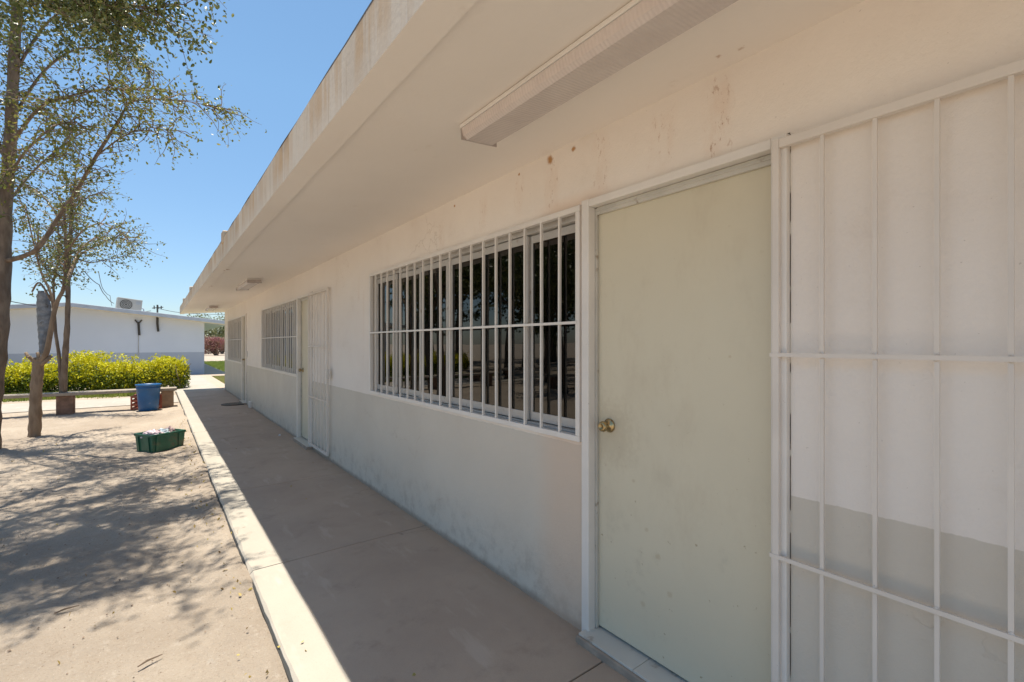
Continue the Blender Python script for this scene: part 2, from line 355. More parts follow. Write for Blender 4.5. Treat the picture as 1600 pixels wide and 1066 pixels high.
def wall_with_holes():
    ycut = sorted({YN, YF} | {v for o in OP for v in o[:2]} | set(np.linspace(YN, YF, 20).round(3)))
    zcut = sorted({-.1, 2.5} | {v for o in OP for v in o[2:]})
    def hole(i, j):
        if i < 0 or j < 0 or i >= len(ycut) - 1 or j >= len(zcut) - 1: return True
        y = (ycut[i] + ycut[i + 1]) / 2; z = (zcut[j] + zcut[j + 1]) / 2
        return any(o[0] < y < o[1] and o[2] < z < o[3] for o in OP)
    b = MB(); ny = len(ycut); nz = len(zcut)
    X0, X1 = WX, WX + .16
    idx = lambda s, i, j: s * ny * nz + i * nz + j
    b.v = [(x, y, z) for x in (X0, X1) for y in ycut for z in zcut]
    for i in range(ny - 1):
        for j in range(nz - 1):
            if hole(i, j): continue
            b.f.append((idx(0, i, j), idx(0, i, j + 1), idx(0, i + 1, j + 1), idx(0, i + 1, j)))
            b.f.append((idx(1, i, j), idx(1, i + 1, j), idx(1, i + 1, j + 1), idx(1, i, j + 1)))
            if hole(i - 1, j): b.f.append((idx(0, i, j), idx(1, i, j), idx(1, i, j + 1), idx(0, i, j + 1)))
            if hole(i + 1, j): b.f.append((idx(0, i + 1, j), idx(0, i + 1, j + 1), idx(1, i + 1, j + 1), idx(1, i + 1, j)))
            if hole(i, j - 1): b.f.append((idx(0, i, j), idx(0, i + 1, j), idx(1, i + 1, j), idx(1, i, j)))
            if hole(i, j + 1): b.f.append((idx(0, i, j + 1), idx(1, i, j + 1), idx(1, i + 1, j + 1), idx(0, i + 1, j + 1)))
    return b
wb = wall_with_holes()
wb.box(WX + .16, 8.0, YF - .16, YF, -.1, 2.6); wb.box(WX + .16, 8.0, YN, YN + .16, -.1, 2.6); wb.box(7.84, 8.0, YN + .16, YF - .16, -.1, 2.6)
bpart(wb, 'wall', m_wall)
ib = MB(); ib.box(WX + .17, 7.83, YN + .17, YF - .17, 0, .03)
for yy in (4.75, 5.7, 10.9, 12.1): ib.box(WX + .17, 7.83, yy, yy + .12, .03, 2.6)
ib.box(4.9, 5.0, YN + .2, YF - .2, .03, 2.6)
bpart(ib, 'interior_partition', m_int)

# roof slab, eave beam and soffit
EX, EZ = .58, 2.385; SL = (2.475 - EZ) / (WX - EX)
def roof_z(x): return EZ + (x - EX) * SL
YR0, YR1 = -6.0, 18.15
rb = MB()
xi = .70
def prism(b, prof, y0, y1):
    n = len(prof); vs = [(x, y0, z) for x, z in prof] + [(x, y1, z) for x, z in prof]
    b.add(vs, [tuple(range(n)), tuple(reversed(range(n, 2 * n)))] + [(i, i + n, (i + 1) % n + n, (i + 1) % n) for i in range(n)])
prism(rb, [(xi, roof_z(xi) + .012), (4.85, roof_z(4.85) + .012), (8.6, roof_z(1.1) + .012), (8.6, roof_z(1.1) + .2), (4.85, roof_z(4.85) + .2), (xi, roof_z(xi) + .2)], YR0, YR1)
roof = bpart(rb, 'roof', m_soffit)
fb = MB()
# eave beam with a slightly wavy hand-cast top
seg = 90; ys = np.linspace(YR0, YR1, seg + 1); vs = []
for y in ys:
    wv = .006 * noise.noise(Vector((y * 1.3, 0, 0))) + .004 * noise.noise(Vector((y * 6, 4, 0))); ov = .004 * noise.noise(Vector((y * 2, 8, 1)))
    vs += [(EX + ov, y, EZ + ov), (EX + ov, y, EZ + .222 + wv), (xi + .05, y, EZ + .232 + wv), (xi, y, roof_z(xi) - .002 + ov)]
fs = [(4 * i + k, 4 * i + (k + 1) % 4, 4 * i + 4 + (k + 1) % 4, 4 * i + 4 + k) for i in range(seg) for k in range(4)] + [(3, 2, 1, 0), (4 * seg, 4 * seg + 1, 4 * seg + 2, 4 * seg + 3)]
fb.add(vs, fs)
eb = bpart(fb, 'eave_beam', m_fascia); eb.data.materials.append(m_soffit)
for p_ in eb.data.polygons:
    if p_.normal.z < -.5: p_.material_index = 1
mb_ = MB(); vs = []; n = 0
for y in np.arange(YR0, YR1, .16):
    wv = .012 * noise.noise(Vector((y * 2.2, 9, 0))) + .008 * noise.noise(Vector((y * 9, 9, 0)))
    vs += [(EX + .002 + wv * .6, y, EZ + .222 + wv * .3), (EX + .002 + wv * .6, y, EZ + .233 + wv * .5), (xi + .3, y, EZ + .262)]; n += 1
fs = [(3 * i + k, 3 * i + k + 1, 3 * i + 4 + k, 3 * i + 3 + k) for i in range(n - 1) for k in range(2)]
mb_.add(vs, fs); bpart(mb_, 'roofing_felt', m_roofing)
for (px, dy, hh) in ((348, .16, .075), (299, .18, .085), (290, .2, .08)):
    d = 1.17 * F / ({348: 537 - 369, 299: 537 - 453, 290: 537 - 470}[px]); yy = (d - EX * SA) / CA
    b = MB().box(EX - .012, xi + .1, yy, yy + dy, EZ + .17, EZ + .225 + hh)
    bpart(b, 'gutter_block', m_fascia, bevel=.012)

def bead(b, c, r):
    c = Vector(c); n0 = 6; vs = [c + Vector((0, 0, r))] + [c + Vector((math.cos(a * 1.047) * r * .9, math.sin(a * 1.047) * r * random.uniform(.8, 1.3), random.gauss(0, .1) * r)) for a in range(n0)] + [c - Vector((0, 0, r * .8))]
    b.add(vs, [(0, 1 + k, 1 + (k + 1) % n0) for k in range(n0)] + [(n0 + 1, 1 + (k + 1) % n0, 1 + k) for k in range(n0)])
# ---- windows with grilles
def window(y0, y1, nbar, npan, yfirst=None):
    fr = MB(); t = .03; xa, xb = WX - .022, WX + .012
    fr.box(xa, xb, y0, y1, ZS, ZS + t); fr.box(xa, xb, y0, y1, ZT - t, ZT)
    fr.box(xa, xb, y0, y0 + t, ZS + t, ZT - t); fr.box(xa, xb, y1 - t, y1, ZS + t, ZT - t)
    wo = bpart(fr, 'window', m_white, bevel=.003)
    wo_inv = Matrix.Translation(-bl)
    def s(b, name, mat, **k):
        o = b.build(name, mat, wo, **k); return o
    # grille bars
    for k in range(1, nbar + 1):
        yy = y0 + .01 + (y1 - y0 - .02) * k / (nbar + 1)
        j0, j1, j2 = (random.gauss(0, .0016) for _ in range(3)); gb = MB(); hw = .0062
        for za, zb, ja, jb in ((ZS + t, 1.55, j0, j1), (1.55, ZT - t, j1, j2)):
            gb.add([(x, yy + q * hw + j, z) for z, j in ((za, ja), (zb, jb)) for x, q in ((xa + .004, -1), (xa + .004, 1), (xa + .018, 1), (xa + .018, -1))], [(0, 4, 5, 1), (1, 5, 6, 2), (2, 6, 7, 3), (3, 7, 4, 0)])
        bead(gb, (xa + .003, yy + .007, 1.563), .004); bead(gb, (xa + .003, yy - .007, 1.549), .0045)
        s(gb, 'grille_bar', m_white)
    s(MB().box(xa - .004, xa + .0035, y0 + t * .5, y1 - t * .5, 1.549, 1.563), 'cross_bar', m_white)
    # aluminium sliding window behind
    xf = WX + .042; al = MB(); ins = .006
    al.box(xf, xf + .06, y0, y1, ZS + .0, ZS + .035); al.box(xf, xf + .06, y0, y1, ZT - .05, ZT)
    al.box(xf, xf + .06, y0, y0 + .03, ZS + .035, ZT - .05); al.box(xf, xf + .06, y1 - .03, y1, ZS + .035, ZT - .05)
    s(al, 'window_track', m_alu, bevel=.002)
    pw = (y1 - y0 - .06) / npan
    for k in range(npan):
        a = y0 + .03 + pw * k; c = a + pw; off = .008 if k % 2 else .032
        xs_ = xf + off; st = .026; sa = MB()
        sa.box(xs_, xs_ + .018, a - .006, a + st, ZS + .04, ZT - .055); sa.box(xs_, xs_ + .018, c - st, c + .006, ZS + .04, ZT - .055)
        sa.box(xs_, xs_ + .018, a + st, c - st, ZS + .04, ZS + .09); sa.box(xs_, xs_ + .018, a + st, c - st, ZT - .1, ZT - .055)
        s(sa, 'sash', m_alu, bevel=.002)
        s(MB().box(xs_ + .006, xs_ + .010, a + st - .004, c - st + .004, ZS + .086, ZT - .096), 'pane', m_glass)
window(*Y_w1, 19, 6); window(*Y_w2, 19, 6); window(*Y_w3, 16, 6)

m_jamb = M('jamb_paint', (.56, .53, .465), .45, .08, 6, dirt=(.33, .27, .2), dth=(.6, .75))
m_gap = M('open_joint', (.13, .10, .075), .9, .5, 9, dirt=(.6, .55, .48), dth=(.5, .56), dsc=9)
def door(y0, y1, label=None, knob_y=None):
    fr = MB(); xa, xb = WX - .028, WX + .02; t = .048
    fr.box(xa, xb, y0 - t, y0 + .003, .0, ZT + .012); fr.box(xa, xb, y1 - .003, y1 + t - .003, .0, ZT + .012); fr.box(xa + .002, xb, y0 + .003, y1 - .003, ZT - .026, ZT + .010)
    f = bpart(fr, 'door_frame', m_white, bevel=.004)
    j = MB(); j.box(WX + .0205, WX + .034, y1 - .014, y1, .05, ZT - .03); j.box(WX + .0205, WX + .034, y0, y0 + .014, .05, ZT - .03)
    j.box(WX + .0205, WX + .034, y0 + .014, y1 - .014, ZT - .062, ZT - .026)
    j.box(WX + .016, WX + .0203, y0 + .014, y1 - .014, ZT - .045, ZT - .04)
    j.build('jamb', m_jamb, f)
    dl = MB().box(WX + .0365, WX + .076, y0 + .003, y1 - .003, .058, ZT - .03)
    d = bpart(dl, 'door', m_door, bevel=.003)
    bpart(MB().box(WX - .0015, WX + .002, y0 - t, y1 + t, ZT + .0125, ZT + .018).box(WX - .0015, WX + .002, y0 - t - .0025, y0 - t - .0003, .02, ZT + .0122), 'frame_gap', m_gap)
    if label: d['label'] = label
    ky, kz = (knob_y or y1 - .082), 1.055
    Mx = Matrix.Rotation(R(-90), 4, 'Y')
    kb = MB().lathe([(0, 0), (.037, 0), (.039, .006), (.033, .012), (.014, .016), (.013, .034), (.026, .042), (.030, .055), (.026, .068), (.015, .074), (.013, .071), (0, .071)], (WX + .0365, ky, kz), 28, Mx @ Matrix.Scale(.86, 4))
    kb.build('knob', m_brass, d, smooth=True)
    return f, d
m_brass = M('aged_brass', (0.42, 0.32, 0.17), .28, .2, 20, metallic=1, dirt=(.12, .08, .05), dth=(.55, .65), dsc=30)
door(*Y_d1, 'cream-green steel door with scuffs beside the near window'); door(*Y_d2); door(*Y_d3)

# tiled thresholds
def step(y0, y1):
    b = MB().box(1.615, WX + .155, y0 - .05, y1 + .03, -.01, .034)
    st = bpart(b, 'doorstep', m_grout, bevel=.006)
    yy = y1 + .02; t = MB()
    while yy > y0 - .04:
        a = max(yy - .325, y0 - .04); t.box(1.628, WX + .15, a + .003, yy, .034, .045); yy = a
    t.build('floor_tile', m_tile, st, bevel=.0015)
step(*Y_d1); step(*Y_d2); step(*Y_d3)

# ---- security gates folded back on the wall
def gate(yh, width, nb, X=1.662):
    t = .022; z0, z1 = .07, 2.135; sg = -1
    b = MB(); ya, yb = yh - width, yh
    b.box(X - .012, X + .012, yb - t, yb, z0, z1); b.box(X - .012, X + .012, ya, ya + t, z0, z1)
    b.box(X - .012, X + .012, ya + t, yb - t, z1 - .03, z1); b.box(X - .012, X + .012, ya + t, yb - t, z0, z0 + .03)
    g = bpart(b, 'security_gate', m_gate, bevel=.003)
    for k in range(1, nb):
        yy = yb - .011 - (width - .022) * k / nb
        MB().box(X - .005, X + .005, yy - .0052, yy + .0052, z0 + .03, z1 - .03).build('gate_bar', m_gate, g)
    for zz in (1.412, .735):
      wl = MB().box(X - .014, X - .0055, ya + .004, yb + .006, zz - .0065, zz + .0065)
      for k in range(nb + 1):
        yy = yb - .011 - (width - .022) * k / nb
        for s_ in (-1, 1):
            bead(wl, (X - .007, yy + random.gauss(0, .002), zz + s_ * .007), random.uniform(.004, .0065))
      wl.build('gate_rail', m_gate, g)
    return g, ya
gate(.712, .97, 7)
g2, ya2 = gate(Y_d2[0] - .0, Y_d2[0] - WY(512, 1.66), 6)
lk = MB().box(1.645, 1.665, ya2 - .05, ya2 + .0, 1.02, 1.14); lk.box(1.64, 1.66, ya2 - .075, ya2 - .05, 1.05, 1.08)
lk.build('latch', m_alu, g2)
# wall switch by the far door, small pipe bracket at the floor
b = MB().box(WX - .012, WX, WY(387), WY(387) + .08, 1.13, 1.27)
bpart(b, 'switch_plate', m_alu, bevel=.003)
b = MB().box(WX - .05, WX, WY(393) - .1, WY(393) + .12, .0, .14)
bpart(b, 'wall_drain', m_gate, bevel=.01)

# ================================================================ things on and near the building
def lamp_fixture(y0, label, length=1.24):
    x0, x1 = 1.085, 1.275; zt = roof_z(1.18) + .010
    t = empty('ceiling_lamp', (1.18, y0 - length / 2, zt))
    tag(t, label, 'ceiling lamp', 'fluorescent lamps under the eave')
    hw = .095; L = length / 2
    b = MB().box(-hw - .006, hw + .006, -L, L, -.018, -.002); b.build('tray', m_white, t, bevel=.003)
    # prismatic diffuser with sloping sides
    q = [(-hw, -.019), (-hw * .93, -.052), (-hw * .74, -.066), (hw * .74, -.066), (hw * .93, -.052), (hw, -.019)]
    d = MB(); n = len(q); vs = [(x, -L + .004, z) for x, z in q] + [(x, L - .004, z) for x, z in q]
    d.add(vs, [tuple(range(n)), tuple(reversed(range(n, 2 * n)))] + [(i, i + n, i + 1 + n, i + 1) for i in range(n - 1)])
    d.build('diffuser', m_diff, t)
    for sy in (-1, 1):
        MB().box(-hw - .003, hw + .003, sy * L - .004 * sy - .003, sy * L - .004 * sy + .003, -.068, -.018).build('end_cap', m_endcap, t, bevel=.002)
    t.rotation_euler = (0, -math.atan(SL), 0)
def diff_mat():
    g = N('prismatic_diffuser'); x, y, z = g.xyz(g.tc.outputs['Object'])
    wv = g.math('SINE', g.math('MULTIPLY', y, 430)); wx = 0.0
    g.color(g.mix(g.ramp(g.noise(8), .3, .7), (0.66, 0.585, 0.545), (0.61, 0.535, 0.50))).rough(.25)
    g.bump(g.math('ADD', wv, wx), .3, .002); g.b.inputs['Specular IOR Level'].default_value = .7
    return g.m
m_diff = diff_mat(); m_endcap = M('clear_plastic_cap', (0.45, 0.39, 0.36), .3)
lamp_fixture(1.80, 'long fluorescent lamp under the eave nearest the big cream door')
lamp_fixture(9.25, 'fluorescent lamp under the eave above the second barred window')
lamp_fixture(15.6, 'smallest farthest fluorescent lamp under the eave near the end of the block')

# drain cover
def ground_pt(px, py, z=0.0):
    d = F * (H - z) / (py - HY); p = P(px, py, d); return Vector((p.x, p.y, z))
g = ground_pt(366, 632)
dc = empty('drain_cover', (g.x, g.y, .001)); tag(dc, 'round dark iron drain cover on the shaded walkway by the far door', 'drain cover')
MB().lathe([(0, 0), (.27, 0), (.27, .012), (.25, .018), (.235, .018), (.235, .010), (0, .010)], n=40).build('rim', M('cast_iron', (.09, .08, .075), .6, .2, 20, metallic=.6), dc)
rb_ = MB()
for k in range(-5, 6):
    hw = math.sqrt(.23 ** 2 - (k * .04) ** 2); rb_.box(-hw, hw, k * .04 - .008, k * .04 + .008, .0105, .017)
rb_.build('grating', M('worn_iron', (.20, .18, .16), .5, .2, 20, metallic=.5), dc)

# ---- far building
fb_ = empty('far_building', (-3, 26.8, 0)); tag(fb_, 'low white building with grey dado and shallow gabled roof beyond the hedge', 'building')
fo = Vector((-3, 26.8, 0))
def fpart(b, name, mat, parent=None, **k):
    o = b.build(name, mat, parent or fb_, **k)
    if not parent: o.matrix_parent_inverse = Matrix.Translation(-fo)
    return o
def farwall_mat():
    g = N('far_wall_paint'); x, y, z = g.xyz()
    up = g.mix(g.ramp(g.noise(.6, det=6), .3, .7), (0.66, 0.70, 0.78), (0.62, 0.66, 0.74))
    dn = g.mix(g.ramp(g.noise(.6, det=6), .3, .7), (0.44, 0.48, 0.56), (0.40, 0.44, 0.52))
    g.color(g.mix(g.ramp(z, 1.04, 1.05), dn, up)).rough(.7); g.bump(g.noise(12, det=4), .2, .01); return g.m
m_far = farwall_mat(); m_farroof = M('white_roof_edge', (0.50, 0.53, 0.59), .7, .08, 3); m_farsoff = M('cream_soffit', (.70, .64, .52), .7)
FX0, FX1, FY0, FY1 = -7.6, 1.82, 26.8, 45; RX, RZ = -2.9, 2.98; sl2 = .108
zz = lambda x: RZ - abs(x - RX) * sl2
b = MB(); pr = [(FX0, -.1), (FX1, -.1), (FX1, zz(FX1)), (RX, RZ), (FX0, zz(FX0))]
prism(b, pr, FY0, FY1); fpart(b, 'wall', m_far)
b = MB(); e = .95; oy = .55
def slab(b, lo, hi, y0, y1, ex0, ex1):
    pr = [(ex0, zz(ex0) + lo), (RX, RZ + lo), (ex1, zz(ex1) + lo), (ex1, zz(ex1) + hi), (RX, RZ + hi), (ex0, zz(ex0) + hi)]
    prism(b, pr, y0, y1)
slab(b, .002, .17, FY0 - oy, FY1 + oy, FX0 - e, FX1 + e); fpart(b, 'roof', m_farroof, bevel=.01)
b = MB(); slab(b, -.012, .0015, FY0 - oy + .03, FY0 - .003, FX0 - e + .03, FX1 + e - .03); fpart(b, 'soffit', m_farsoff)
b = MB()
for px, y0, y1, wob in ((216, 503, 524, .05), (246, 492, 518, .0)):
    d = 20.6 if px == 216 else 21.0
    a = P(px, y0, d); c = P(px + 1, y1, d); a.y = c.y = FY0 - .05
    xx = a.x
    bb = MB().tube([(xx, FY0 - .05, a.z), (xx + wob * .3, FY0 - .05, (a.z + c.z) / 2), (xx + .03, FY0 - .06, c.z)], .045)
    if wob:
        bb.tube([(xx, FY0 - .06, a.z - .08), (xx - .12, FY0 - .07, a.z + .10)], .03); bb.tube([(xx, FY0 - .06, a.z - .08), (xx + .12, FY0 - .07, a.z + .10)], .03)
    fpart(bb, 'drain_pipe', m_black)
cab = MB().tube([(P(216, 510, 20.6).x, FY0 - .02, 2.0), (P(216, 510, 20.6).x, FY0 - .02, .9)], .014, 6); fpart(cab, 'wall_cable', M('grey_cable', (.45, .43, .41), .6))

# air conditioner on the far roof
ap = P(200, 480, 22.0)
ac = empty('air_conditioner', (ap.x, ap.y, zz(ap.x) + .13), R(8)); tag(ac, 'tilted white air conditioner outdoor unit on the roof of the far building', 'air conditioner')
ac.rotation_euler = (0, R(6), R(12))
m_acw = M('ac_white', (.40, .36, .31), .5, .06, 6)
MB().box(-.46, .46, -.17, .17, .06, .66).build('casing', m_acw, ac, bevel=.015)
k_ = MB().lathe([(.235, 0), (.25, 0), (.25, .02), (.235, .02), (.235, 0)], (-.14, -.172, .36), 32, Matrix.Rotation(R(90), 4, 'X'))
for r in (.06, .12, .18): k_.lathe([(r - .008, .004), (r + .008, .004), (r + .008, .014), (r - .008, .014), (r - .008, .004)], (-.14, -.172, .36), 28, Matrix.Rotation(R(90), 4, 'X'))
k_.build('fan_grille', m_acw, ac)
MB().lathe([(0, .001), (.235, .001), (.235, .004), (0, .004)], (-.14, -.172, .36), 32, Matrix.Rotation(R(90), 4, 'X')).build('fan', M('fan_dark', (.10, .085, .07), .6), ac)
MB().box(.22, .40, -.176, -.171, .42, .58).build('badge', M('grey_badge', (.35, .34, .33), .5), ac)
for sx in (-.3, .3): MB().box(sx - .03, sx + .03, -.2, .2, 0, .06).build('foot', m_acw, ac)
MB().tube([(.46, 0, .3), (.56, 0, .28), (.6, -.02, .1), (.66, -.05, -.05)], .03).build('pipe', m_farroof, ac)
vp = P(246, 482, 21.5)
vt = empty('roof_mast', (vp.x, vp.y, zz(vp.x) + .16)); tag(vt, 'small dark cable bracket standing on the far roof right of the air conditioner', 'mast')
MB().tube([(0, 0, 0), (0, 0, .42)], .035).build('post', m_black, vt); MB().tube([(-.2, 0, .26), (.22, 0, .32)], .02).build('arm', m_black, vt)
for s in (-.12, .02, .14): MB().tube([(s, 0, .22), (s, 0, .38)], .022).build('insulator', m_black, vt)

# cables
def cable(name, pts, r, label, sag=0):
    q = [Vector(p) for p in pts]; out = []
    for i in range(len(q) - 1):
        for k in range(8):
            t = k / 8; p = q[i].lerp(q[i + 1], t); p.z -= sag * 4 * t * (1 - t); out.append(p)
    out.append(q[-1]); tag(MB().tube(out, r, 5).build(name, m_black, smooth=True), label, 'cable')
cable('power_cable', [P(-60, 452, 14), P(115, 482, 21.5), P(236, 486, 22.5)], .015, 'dark cable sagging from the left tree to the far building roof', .15)
cable('power_cable', [P(132, 424, 16), P(155, 445, 18), P(165, 462, 20), P(178, 474, 22)], .014, 'loose dark cable looping down in front of the sky to the air conditioner', .06)
cable('power_cable', [P(154, 424, 16), P(160, 450, 18), P(172, 462, 20), P(175, 478, 22)], .010, 'thinner looped cable behind the loose cable by the air conditioner', .06)
cable('power_cable', [P(247, 482, 21.5), P(300, 490, 24), P(420, 492, 40)], .012, 'thin cable running right from the bracket on the far roof', .05)

# ================================================================ TREES
def leaves_mesh(name, mat, parent, C, size, aspect=.6, drop=.3):
    """one obovate, slightly folded leaf (4 faces) per centre"""
    C = np.asarray(C); n = len(C)
    d = rng.normal(size=(n, 3)); d[:, 2] -= drop; d /= np.linalg.norm(d, axis=1)[:, None]
    u = rng.normal(size=(n, 3)); u -= (u * d).sum(1)[:, None] * d; u /= np.linalg.norm(u, axis=1)[:, None]
    w_ = np.cross(d, u)
    L = (size * rng.uniform(.6, 1.25, n))[:, None]; Wd = L * aspect * .5
    v = np.stack([C, C + d * L * .45 + u * Wd * .85 + w_ * L * .1, C + d * L * .8 + u * Wd * .8 + w_ * L * .08, C + d * L,
                  C + d * L * .8 - u * Wd * .8 + w_ * L * .08, C + d * L * .45 - u * Wd * .85 + w_ * L * .1], 1).reshape(-1, 3)
    base = np.arange(n)[:, None] * 6
    f = np.concatenate([base + np.array([0, 1, 2, 3]), base + np.array([0, 3, 4, 5])], 1).reshape(-1)
    me = bpy.data.meshes.new(name); me.vertices.add(len(v)); me.vertices.foreach_set('co', v.astype(np.float32).ravel())
    me.loops.add(len(f)); me.loops.foreach_set('vertex_index', f.astype(np.int32))
    me.polygons.add(2 * n); me.polygons.foreach_set('loop_start', np.arange(0, 8 * n, 4, dtype=np.int32)); me.polygons.foreach_set('loop_total', np.full(2 * n, 4, np.int32))
    me.materials.append(mat); me.update(calc_edges=True); me.validate()
    o = bpy.data.objects.new(name, me); S.collection.objects.link(o)
    if parent: o.parent = parent
    return o
def smooth_line(pts, n=6):
    pts = [Vector(p[:3]) if len(p) > 3 else Vector(p) for p in pts]; out = []
    q = [pts[0]] + pts + [pts[-1]]
    for i in range(1, len(q) - 2):
        for k in range(n):
            t = k / n; a, b, c, d = q[i - 1], q[i], q[i + 1], q[i + 2]
            out.append(.5 * ((2 * b) + (c - a) * t + (2 * a - 5 * b + 4 * c - d) * t * t + (3 * b - a - 3 * c + d) * t ** 3))
    out.append(pts[-1]); return out
def tree(name, base, label, limbs, mats, leaf=.05, twig=(.35, .9), dens=1.0, spread=.05, per=30, droop=.35, group=None, cat='tree', leafy=None):
    """limbs: list of (points, r0, r1, start fraction of twigs, twigs per metre). points in world space."""
    base = Vector(base); t = empty(name, base); tag(t, label, cat, group)
    wood = MB(); fine = MB(); C = []
    for (pts, r0, r1, t0, tpm) in limbs:
        L = smooth_line([Vector(p) - base for p in pts]); m = len(L)
        rr = [r0 + (r1 - r0) * (i / (m - 1)) ** .8 for i in range(m)]
        if r0 > .06: rr = [r * (1 + .07 * math.sin(i * 1.7)) for i, r in enumerate(rr)]
        wood.tube(L, rr, 10 if r0 > .05 else 6, jit=.06 if r0 > .04 else 0)
        length = sum((L[i + 1] - L[i]).length for i in range(m - 1))
        for k in range(int(length * tpm)):
            f = t0 + (1 - t0) * random.random() ** .85
            i = min(int(f * (m - 1)), m - 2); p = L[i].lerp(L[i + 1], f * (m - 1) - i); ax = (L[i + 1] - L[i]).normalized()
            dr = Vector((random.gauss(0, 1), random.gauss(0, 1), random.gauss(0, .7))).normalized()
            dr = (dr + ax * .7).normalized(); ln = random.uniform(*twig)
            tw = [p]; c = p.copy()
            for s in range(5):
                dr = (dr + Vector((random.gauss(0, .22), random.gauss(0, .22), random.gauss(0, .22) - droop * .18))).normalized()
                c = c + dr * ln / 5; tw.append(c.copy())
            wood.tube(tw, [.008, .007, .006, .004, .003, .002], 3, cap=False)
            for q in range(int(per * dens * ln)):
                u = random.random() ** .7 * 5; a = min(int(u), 4)
                pp = tw[a].lerp(tw[a + 1], u - a)
                C.append(pp + Vector((random.gauss(0, spread), random.gauss(0, spread), random.gauss(0, spread) - spread * .4)))
    wood.v += []; wo = wood.build('trunk', mats[0], t, smooth=True)
    if C: leaves_mesh('crown', mats[1], t, [tuple(c) for c in C], leaf)
    return t
m_bark = bark_mat('grey_brown_bark', (.13, .09, .062), (.21, .155, .11)); m_bark2 = bark_mat('pale_brown_bark', (.20, .135, .088), (.30, .215, .145))
m_leaf = leaf_mat('tree_leaves', [(.10, .12, .022), (.215, .215, .05), (.45, .30, .05)], .38, .35)
m_leaf2 = leaf_mat('tree_leaves_light', [(.12, .145, .035), (.22, .22, .07), (.34, .26, .06)], .32, .35)
m_leafd = leaf_mat('tree_leaves_dark', [(.06, .08, .02), (.12, .135, .03), (.28, .20, .04)], .25, .4)

GZ = -.06
def PP(L): return [P(*p) for p in L]
# tree A: trunk at the left edge of the picture
d0 = 6.6
baseA = P(-14, HY + F * (H - GZ) / d0 - 1, d0)
tree('tree', baseA, 'tall leafy tree with dark trunk at the left edge and one long bough rising right',
  [(PP([(-14, 705, d0), (-12, 640, d0), (-3, 560, d0), (3, 480, d0), (7, 400, d0), (10, 300, d0), (17, 200, d0), (22, 90, d0), (30, -30, d0), (40, -140, d0)]), .105, .05, .5, 22),
   (PP([(8, 408, d0), (38, 400, d0 - .1), (62, 385, d0 - .2), (88, 345, d0 - .2), (120, 298, d0 - .2), (150, 245, d0 - .3), (190, 182, d0 - .4)]), .038, .018, .45, 14),
   (PP([(190, 182, d0 - .4), (205, 160, d0 - .4), (250, 155, d0 - .3), (300, 160, d0 - .2), (345, 170, d0 - .1)]), .014, .003, .0, 44),
   (PP([(150, 245, d0 - .3), (190, 215, d0 - .3), (230, 200, d0 - .2), (270, 205, d0)]), .012, .003, .1, 34),
   (PP([(15, 230, d0), (60, 170, d0 - .3), (110, 150, d0 - .6), (160, 140, d0 - .8), (215, 140, d0 - .9)]), .026, .006, .1, 30),
   (PP([(17, 190, d0), (70, 110, d0 + .3), (130, 75, d0 + .5), (200, 90, d0 + .6), (240, 110, d0 + .5)]), .024, .006, .1, 28),
   (PP([(10, 320, d0), (50, 270, d0 + .4), (95, 230, d0 + .5), (140, 200, d0 + .6)]), .022, .006, .1, 28),
   (PP([(12, 300, d0), (30, 250, d0 - .5), (80, 200, d0 - .9), (120, 190, d0 - 1.2)]), .02, .006, .1, 24),
   (PP([(20, 120, d0), (70, 40, d0 + .2), (130, 0, d0 + .4), (180, 10, d0 + .3)]), .024, .006, .1, 26),
   (PP([(15, 250, d0), (-40, 180, d0), (-90, 120, d0 + .3), (-150, 90, d0)]), .05, .01, .2, 14),
   (PP([(8, 420, d0), (-30, 360, d0 + .5), (-70, 300, d0 + 1), (-110, 260, d0 + 1)]), .04, .01, .3, 12),
   (PP([(62, 385, d0 - .2), (85, 360, d0), (110, 330, d0 + .2), (125, 300, d0 + .4)]), .014, .004, .3, 8)],
  (m_bark, m_leaf), leaf=.050, per=28, twig=(.25, .65), droop=.7)

# tree B: pollarded trunk with stubs
dB = 7.55
tb = tree('pollarded_tree', P(54, 683, dB), 'pollarded tree with stubby cut knuckles and pale lower trunk on the sand',
  [(PP([(53, 686, dB), (55, 660, dB), (56, 620, dB), (58, 590, dB), (60, 566, dB), (61, 560, dB)]), .082, .068, .9, 0),
   (PP([(60, 575, dB), (52, 564, dB), (44, 557, dB - .05)]), .038, .024, .9, 0), (PP([(44, 558, dB), (40, 551, dB)]), .03, .02, .9, 0),
   (PP([(60, 572, dB), (72, 564, dB), (80, 556, dB + .05)]), .04, .024, .9, 0), (PP([(60, 568, dB), (60, 556, dB), (58, 551, dB)]), .035, .02, .9, 0),
   (PP([(62, 570, dB), (72, 552, dB), (78, 525, dB), (83, 495, dB), (90, 470, dB), (99, 452, dB), (102, 425, dB), (103, 380, dB), (100, 330, dB)]), .048, .018, .62, 16),
   (PP([(84, 482, dB), (78, 455, dB), (66, 430, dB), (58, 400, dB), (60, 370, dB)]), .024, .01, .6, 12),
   (PP([(80, 470, dB), (62, 442, dB), (50, 456, dB), ]), .016, .012, .9, 0),
   (PP([(99, 452, dB), (112, 420, dB + .3), (125, 390, dB + .5), (150, 370, dB + .7)]), .03, .01, .4, 12),
   (PP([(58, 400, dB), (48, 360, dB), (40, 320, dB - .3)]), .015, .006, .3, 10),
   (PP([(102, 400, dB), (130, 360, dB), (165, 350, dB + .2), (200, 372, dB + .3)]), .018, .005, .4, 14)],
  (m_bark2, m_leaf2), leaf=.052, per=30, twig=(.25, .6), droop=.4)
